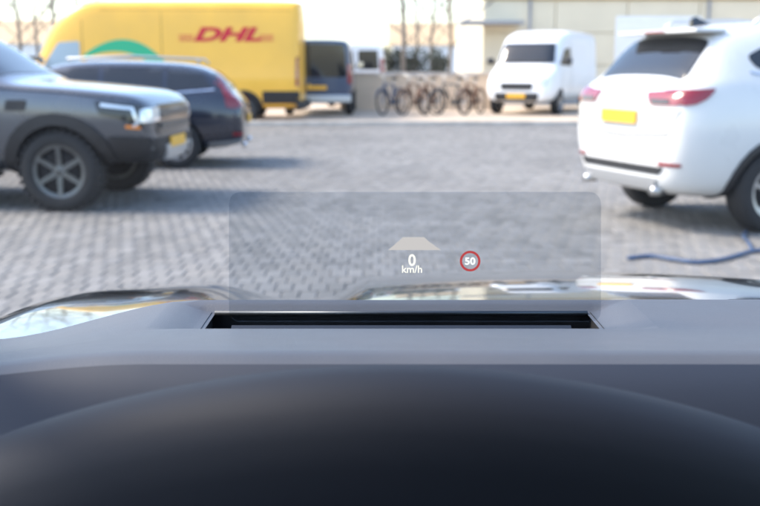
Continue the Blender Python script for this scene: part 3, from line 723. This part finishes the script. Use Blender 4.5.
# ---- bicycles
def bicycle(x, y, rz, m, lab, lean):
    t = thing('bicycle', (x, y, .095), rz, lab, 'bicycle', 'bicycles parked in front of the low wall')
    t.rotation_euler = (lean, 0, rz)
    r = .34
    for wx in (-.53, .53):
        bm = bmesh.new(); lathe_y(bm, [(r - .035, -.018), (r, -.018), (r, .018), (r - .035, .018)], 28); w = from_bm('wheel', bm, M['rubber'], t, True); w.location = (wx, 0, r)
        v, f = [], []
        for k in range(10):
            a = math.pi * 2 * k / 10; tube_data([(0, 0, 0), ((r - .03) * math.cos(a), 0, (r - .03) * math.sin(a))], .004, 4, v, f)
        tube_data([(0, -.04, 0), (0, .04, 0)], .03, 8, v, f); mk('spokes', v, f, M['steel'], w)
    v, f = [], []
    A, B, Cc, D = (-.53, 0, r), (-.05, 0, .28), (-.20, 0, .80), (.36, 0, .84)
    for p, q in ((A, B), (A, Cc), (B, Cc), (B, D), (Cc, D), (D, (.53, 0, r))): tube_data([p, q], .022, 6, v, f)
    mk('frame', v, f, m, t)
    tube('seat_post', [Cc, (-.24, 0, .94)], .016, M['steel'], t, 6)
    bm = bmesh.new(); bmesh.ops.create_uvsphere(bm, u_segments=10, v_segments=8, radius=1)
    for q in bm.verts: q.co = Vector((q.co.x * .14 - .25, q.co.y * (.09 if q.co.x < 0 else .04), q.co.z * .04 + .97))
    from_bm('saddle', bm, M['black'], t, True)
    tube('handlebar', [(.25, -.3, 1.06), (.38, -.2, 1.08), (.36, 0, 1.05), (.38, .2, 1.08), (.25, .3, 1.06)], .014, M['steel'], t, 6)
    tube('stem', [D, (.35, 0, 1.05)], .016, M['steel'], t, 6)
    for wx in (-.53, .53):
        v, f = [], []
        pts = [(wx + (r + .03) * math.cos(a), 0, r + (r + .03) * math.sin(a)) for a in [R(20 + 14 * k) for k in range(11)]]
        tube_data(pts, .02, 5, v, f); mk('mudguard', v, f, m, t, True)
    tube('chain_case', [(-.5, -.05, .36), (-.05, -.05, .30)], .05, M['black'], t, 6)
Zb = 26.5
for px, rz, mm, lab, le in ((392, 62, 'bikeblue', 'blue framed bicycle parked nearest the dark blue van', .08), (413, 58, 'rust', 'brown bicycle beside the blue framed one', -.06),
                            (432, 66, 'rust', 'brown bicycle in the middle of the parked row', .09), (450, 40, 'rimdark', 'dark grey bicycle with its front wheel turned out', -.08), (472, 60, 'rust', 'brown bicycle nearest the white van front', .06)):
    bicycle((px - 380) / 950 * Zb, Zb, R(rz + 180), M[mm], lab, le)

# ---- blue hose on the paving at the right
pts = [G(x, y, .018) for x, y in ((628, 258), (650, 256), (672, 259), (695, 262), (718, 260), (738, 255), (752, 251), (775, 250), (800, 256))]
sm = []
for i in range(len(pts) - 1):
    p0, p1, p2, p3 = pts[max(i - 1, 0)], pts[i], pts[i + 1], pts[min(i + 2, len(pts) - 1)]
    for k in range(6):
        t = k / 6; sm.append(.5 * ((2 * p1) + (p2 - p0) * t + (2 * p0 - 5 * p1 + 4 * p2 - p3) * t * t + (3 * p1 - p0 - 3 * p2 + p3) * t ** 3))
hs = thing('garden_hose', (0, 0, 0), 0, 'blue hose lying on the paving at the right edge', 'hose')
tube('hose_line', sm, .016, M['hose'], hs, 8)
tube('hose_branch', [G(752, 250, .018), G(749, 243, .018), G(743, 236, .018), G(747, 230, .018)], .015, M['hose'], hs, 8)

# ================================================================== OWN CAR, seen from the driver's seat
CX = .37
oc = thing('driver_car', (CX, 0, 0), 0, 'dark glossy car seen from its own driver seat, with bonnet, dashboard and head-up display', 'car')
def sm01(t): t = max(0, min(1, t)); return t * t * (3 - 2 * t)
def hood_c(xr):
    a = abs(xr)
    if a < .39: return -.010 * (a / .39) ** 2
    if a < .49: return -.010 - .046 * sm01((a - .39) / .10)
    if a < .58: return -.056
    if a < .92: return -.056 + .040 * sm01((a - .58) / .18)
    return -.016 - .8 * (a - .92) * (1 + 14 * (a - .92))
def hood_z(xr, d):
    q = .45 + .55 * sm01((d - 1.25) / .8)
    u = d - 1.3; z = 1.052 - .05 * u - .10375 * u * u + hood_c(xr) * q
    if d > 2.15: z -= 1.4 * (d - 2.15) ** 2
    return z
xs = sorted(set([-.98 + 1.96 * i / 70 for i in range(71)] + [-.96, .96])); ds = [1.19 + 1.31 * i / 42 for i in range(43)]
V = [(x, d - (.10 * (x / .98) ** 2 if d > 2 else .10 * (x / .98) ** 2 * max(0, d - 1.25) / .75), hood_z(x, d)) for d in ds for x in xs]
nx = len(xs); F = [(j * nx + i, j * nx + i + 1, (j + 1) * nx + i + 1, (j + 1) * nx + i) for j in range(len(ds) - 1) for i in range(nx - 1)]
# front apron and fenders hanging down from the rim of the bonnet
rim_i = [j * nx for j in range(len(ds))] + [(len(ds) - 1) * nx + i for i in range(1, nx)] + [j * nx + nx - 1 for j in range(len(ds) - 2, -1, -1)]
base = len(V)
for i in rim_i: V.append((V[i][0] * 1.01, V[i][1] + (.02 if V[i][1] > 2.3 else 0), .35))
F += [(rim_i[k], rim_i[k + 1], base + k + 1, base + k) for k in range(len(rim_i) - 1)]
hood = mk('bonnet', V, F, M['hood'], oc, True)
cw = box('cowl', (-.95, 1.10, .90), (.95, 1.27, .965), M['black'], oc, .01)
for x0, x1, zz in ((-.62, .10, -.065), (.0, .74, .028)):
    wp = tube('wiper', [(x0, 1.235, 1.030 + zz), (x0 + .1, 1.24, 1.055 + zz), (x1 - .1, 1.20, 1.052 + zz), (x1, 1.18, 1.045 + zz)], [.012, .010, .008, .006], M['black'], oc, 8)
    tube('wiper_blade', [(x0 + .12, 1.225, 1.046 + zz), (x1 + .02, 1.165, 1.042 + zz)], .008, M['rubber'], wp, 6)
for s in (-1, 1):
    box('front_fender', (s * .955 - .03, 1.15, .3), (s * .955 + .03, 1.30, .98), M['hood'], oc, .01)
    bm = bmesh.new(); lathe_y(bm, [(.22, -.11), (.33, -.11), (.345, -.08), (.345, .08), (.33, .11), (.22, .11)], 32)
    w = from_bm('wheel', bm, M['rubber'], oc, True); w.location = (s * .80, 1.55, .345); w.rotation_euler = (0, 0, R(90))
    bm = bmesh.new(); lathe_y(bm, [(.01, -.05), (.22, -.05), (.22, .05), (.01, .05)], 24); from_bm('rim', bm, M['rim'], w)
# windscreen
def ws(x, z):   # slanted, slightly bowed
    t = (z - 1.075) / .545; return (x * (1 - .22 * t), 1.285 - .83 * t - .10 * (x / .96) ** 2, z)
V, F = [], []
for j in range(13):
    for i in range(17): V.append(ws(-.96 + 1.92 * i / 16, 1.075 + .545 * j / 12))
F = [(j * 17 + i, j * 17 + i + 1, (j + 1) * 17 + i + 1, (j + 1) * 17 + i) for j in range(12) for i in range(16)]
mk('windscreen', V, F, M['screen'], oc, True)
for s in (-1, 1):
    p = [ws(s * 1.0, 1.06 + .57 * k / 6) for k in range(7)]; tube('windscreen_pillar', p, .05, M['liner'], oc, 10)
box('roof', (-.80, -1.9, 1.60), (.80, .50, 1.66), M['liner'], oc, .03)
box('rear_sun_block', (-.9, -1.95, .4), (.9, -1.85, 1.6), M['liner'], oc, .01)  # unseen wall added to block sun from behind
box('floor', (-.92, -1.9, .33), (.92, 1.1, .38), M['liner'], oc, .01)
for s in (-1, 1):
    box('door', (s * .96 - .05, -1.85, .36), (s * .96 + .05, 1.12, 1.10), M['liner'], oc, .02)
    tube('door_pillar', [(s * .88, -.35, 1.0), (s * .70, -.40, 1.62)], .06, M['liner'], oc, 8)
    box('quarter_panel', (s * .80 - .06, -1.9, 1.04), (s * .80 + .06, -1.1, 1.62), M['liner'], oc, .02)

# dashboard: coordinates in the driver's frame (x = 0 in front of the eye), stored relative to the car
def dash_z(x, d):
    if d > .80: z = 1.137 + .018 * sm01((.95 - d) / .17) - .30 * max(0, d - 1.06)
    else: z = 1.155 - 14 * min(.80 - d, .07) ** 2 - 1.96 * max(0, .73 - d)
    z -= (.02 + .028 * sm01((d - .85) / .2)) * sm01((-.20 - x) / .26)                        # falls away to the left door
    return z
SX0, SX1, SD0, SD1 = -.188, .236, .955, 1.050
def lip(x, d):    # roll the edge of the slot down
    if SX0 - .05 < x < SX1 + .05 and SD0 - .02 < d < SD1 + .02:
        e = min((x - SX0 + .05) * .4, (SX1 + .05 - x) * .4, d - SD0 + .02, SD1 + .02 - d); return -.014 * sm01(e / .02)
    return 0
gx = sorted(set([round(-.56 + 1.90 * i / 90, 4) for i in range(91)] + [SX0, SX1, SX0 - .01, SX1 + .01, SX0 - .02, SX1 + .02, SX0 - .05, SX1 + .05])); gd = sorted(set([round(.62 + .60 * i / 60, 4) for i in range(61)] + [SD0, SD1, SD0 - .01, SD1 + .01, SD0 - .005, SD0 - .015, SD1 + .005, SD0 - .02]))
V = [(x - CX, d, dash_z(x, d) + lip(x, d)) for d in gd for x in gx]; nx = len(gx); F = []
for j in range(len(gd) - 1):
    for i in range(nx - 1):
        xm, dm = (gx[i] + gx[i + 1]) / 2, (gd[j] + gd[j + 1]) / 2
        if SX0 < xm < SX1 and SD0 < dm < SD1: continue
        F.append((j * nx + i, j * nx + i + 1, (j + 1) * nx + i + 1, (j + 1) * nx + i))
top_f = [q for q in F if V[q[3]][1] > .782]; slope_f = [q for q in F if V[q[3]][1] <= .782]
db = mk('dashboard', V, top_f, M['dash'], oc, True)
mk('dash_shaded_slope', V, slope_f, M['dash_shade'], oc, True)  # dash slope facing the driver, shade painted by a darker material
mk('display_slot', [(x - CX, d, z) for z in (1.1245, 1.04) for x, d in ((SX0 - .004, SD0 - .004), (SX1 + .004, SD0 - .004), (SX1 + .004, SD1 + .004), (SX0 - .004, SD1 + .004))], [(0, 1, 5, 4), (1, 2, 6, 5), (2, 3, 7, 6), (3, 0, 4, 7), (4, 5, 6, 7)], M['black'], db)
mk('display_mirror', [(x - CX, d, z) for x, d, z in ((SX0 + .02, .965, 1.075), (SX1 - .02, .965, 1.075), (SX1 - .02, 1.04, 1.112), (SX0 + .02, 1.04, 1.112))], [(0, 1, 2, 3)], M['gloss_black'], db)
tube('slot_trim', [(SX0 - CX, 1.048, 1.124), (SX1 - CX, 1.048, 1.124)], .003, M['rimdark'], db, 6)
# instrument binnacle: an arched hood with a rolled front lip
def arch_z(x): a = abs(x - .008) / .24; return 1.1905 - .045 * a ** 1.9 - (.25 * max(0, a - 1.25) ** 2)
prof = [(.735, -.075), (.705, -.030), (.68, -.010), (.655, -.001), (.635, -.001), (.618, -.007), (.606, -.017), (.598, -.032), (.594, -.055), (.593, -.085), (.594, -.12), (.62, -.135), (.68, -.14), (.70, -.24)]
ax_ = [-.40 + .82 * i / 50 for i in range(51)]
V = [(x - CX, d + .05 * ((x - .008) / .24) ** 2 * .5, arch_z(x) + dz) for d, dz in prof for x in ax_]; nx = len(ax_)
F = [(j * nx + i, j * nx + i + 1, (j + 1) * nx + i + 1, (j + 1) * nx + i) for j in range(len(prof) - 1) for i in range(nx - 1)]
bn = mk('binnacle', V, F, M['dash2'], oc, True)
box('instrument_screen', (-.17 - CX, .68, .93), (.19 - CX, .69, 1.03), M['gloss_black'], bn, .004)
box('dash_lower', (-.55 - CX, .60, .6), (1.3 - CX, .70, .95), M['liner'], oc, .02)

# combiner glass of the head-up display
def pane(px, py):   # point of the glass plane seen at a pixel of the photograph
    p = R(PITCH); a = (px - 380) / 950; b = (py - 253) / 950
    d = Vector((a, math.cos(p) - b * math.sin(p), -math.sin(p) - b * math.cos(p)))
    o = Vector((0, .99, 1.12))
    n = Vector((0, -.970, -.243)); t = (o - Vector((0, 0, EYE))).dot(n) / d.dot(n)
    q = Vector((0, 0, EYE)) + d * t; return Vector((q.x - CX, q.y, q.z))
outline = rp([(229, 322), (229, 193), (601, 193), (601, 322)], 12, 6)
nrm = Vector((0, -.970, -.243))
f0 = [pane(x, y) for x, y in outline]; n = len(f0)
V = f0 + [p - nrm * .003 for p in f0]
F = [tuple(range(n)), tuple(range(2 * n - 1, n - 1, -1))] + [(i, (i + 1) % n, n + (i + 1) % n, n + i) for i in range(n)]
hp = mk('combiner_glass', V, F, M['combiner'], oc)
def flat(name, polys, m, off=.0015):
    v, f = [], []
    for q in polys:
        k = len(v); v += [pane(x, y) + nrm * off for x, y in q]; f.append(tuple(range(k, k + len(q))))
    return mk(name, v, f, m, hp)
def hud_text(name, s, px, py, hgt, m, sx=1., bold=0.):
    o = text(name, s, 1, m, hp, 0, bold, 0, sx)
    zs = [v.co.y for v in o.data.vertices]; xs2 = [v.co.x for v in o.data.vertices]; k = hgt / (max(zs) - min(zs)); cx, cz = (max(xs2) + min(xs2)) / 2, (max(zs) + min(zs)) / 2
    for v in o.data.vertices: v.co = pane(px + (v.co.x - cx) * k, py - (v.co.y - cz) * k) + nrm * .0015
    return o
hud_text('speed_digit', '0', 412, 259.5, 12, M['hudy'], .95, .02)
hud_text('speed_unit', 'km/h', 412, 268.5, 7.5, M['hudy'], 1., .012)
hud_text('limit_digits', '50', 470, 260.5, 7.5, M['hudw'], 1.1, .03)
ring = []
for k in range(40):
    a0, a1 = 2 * math.pi * k / 40, 2 * math.pi * (k + 1) / 40
    ring.append([(470 + r * math.cos(a), 260.5 + r * math.sin(a)) for r, a in ((8.0, a0), (10.3, a0), (10.3, a1), (8.0, a1))])
flat('limit_ring', ring, M['hudr'])
flat('road_symbol', [[(388, 249.5), (398, 241), (403, 236.5), (424, 236.5), (429, 241), (441, 249.5)]], M['hudg'])
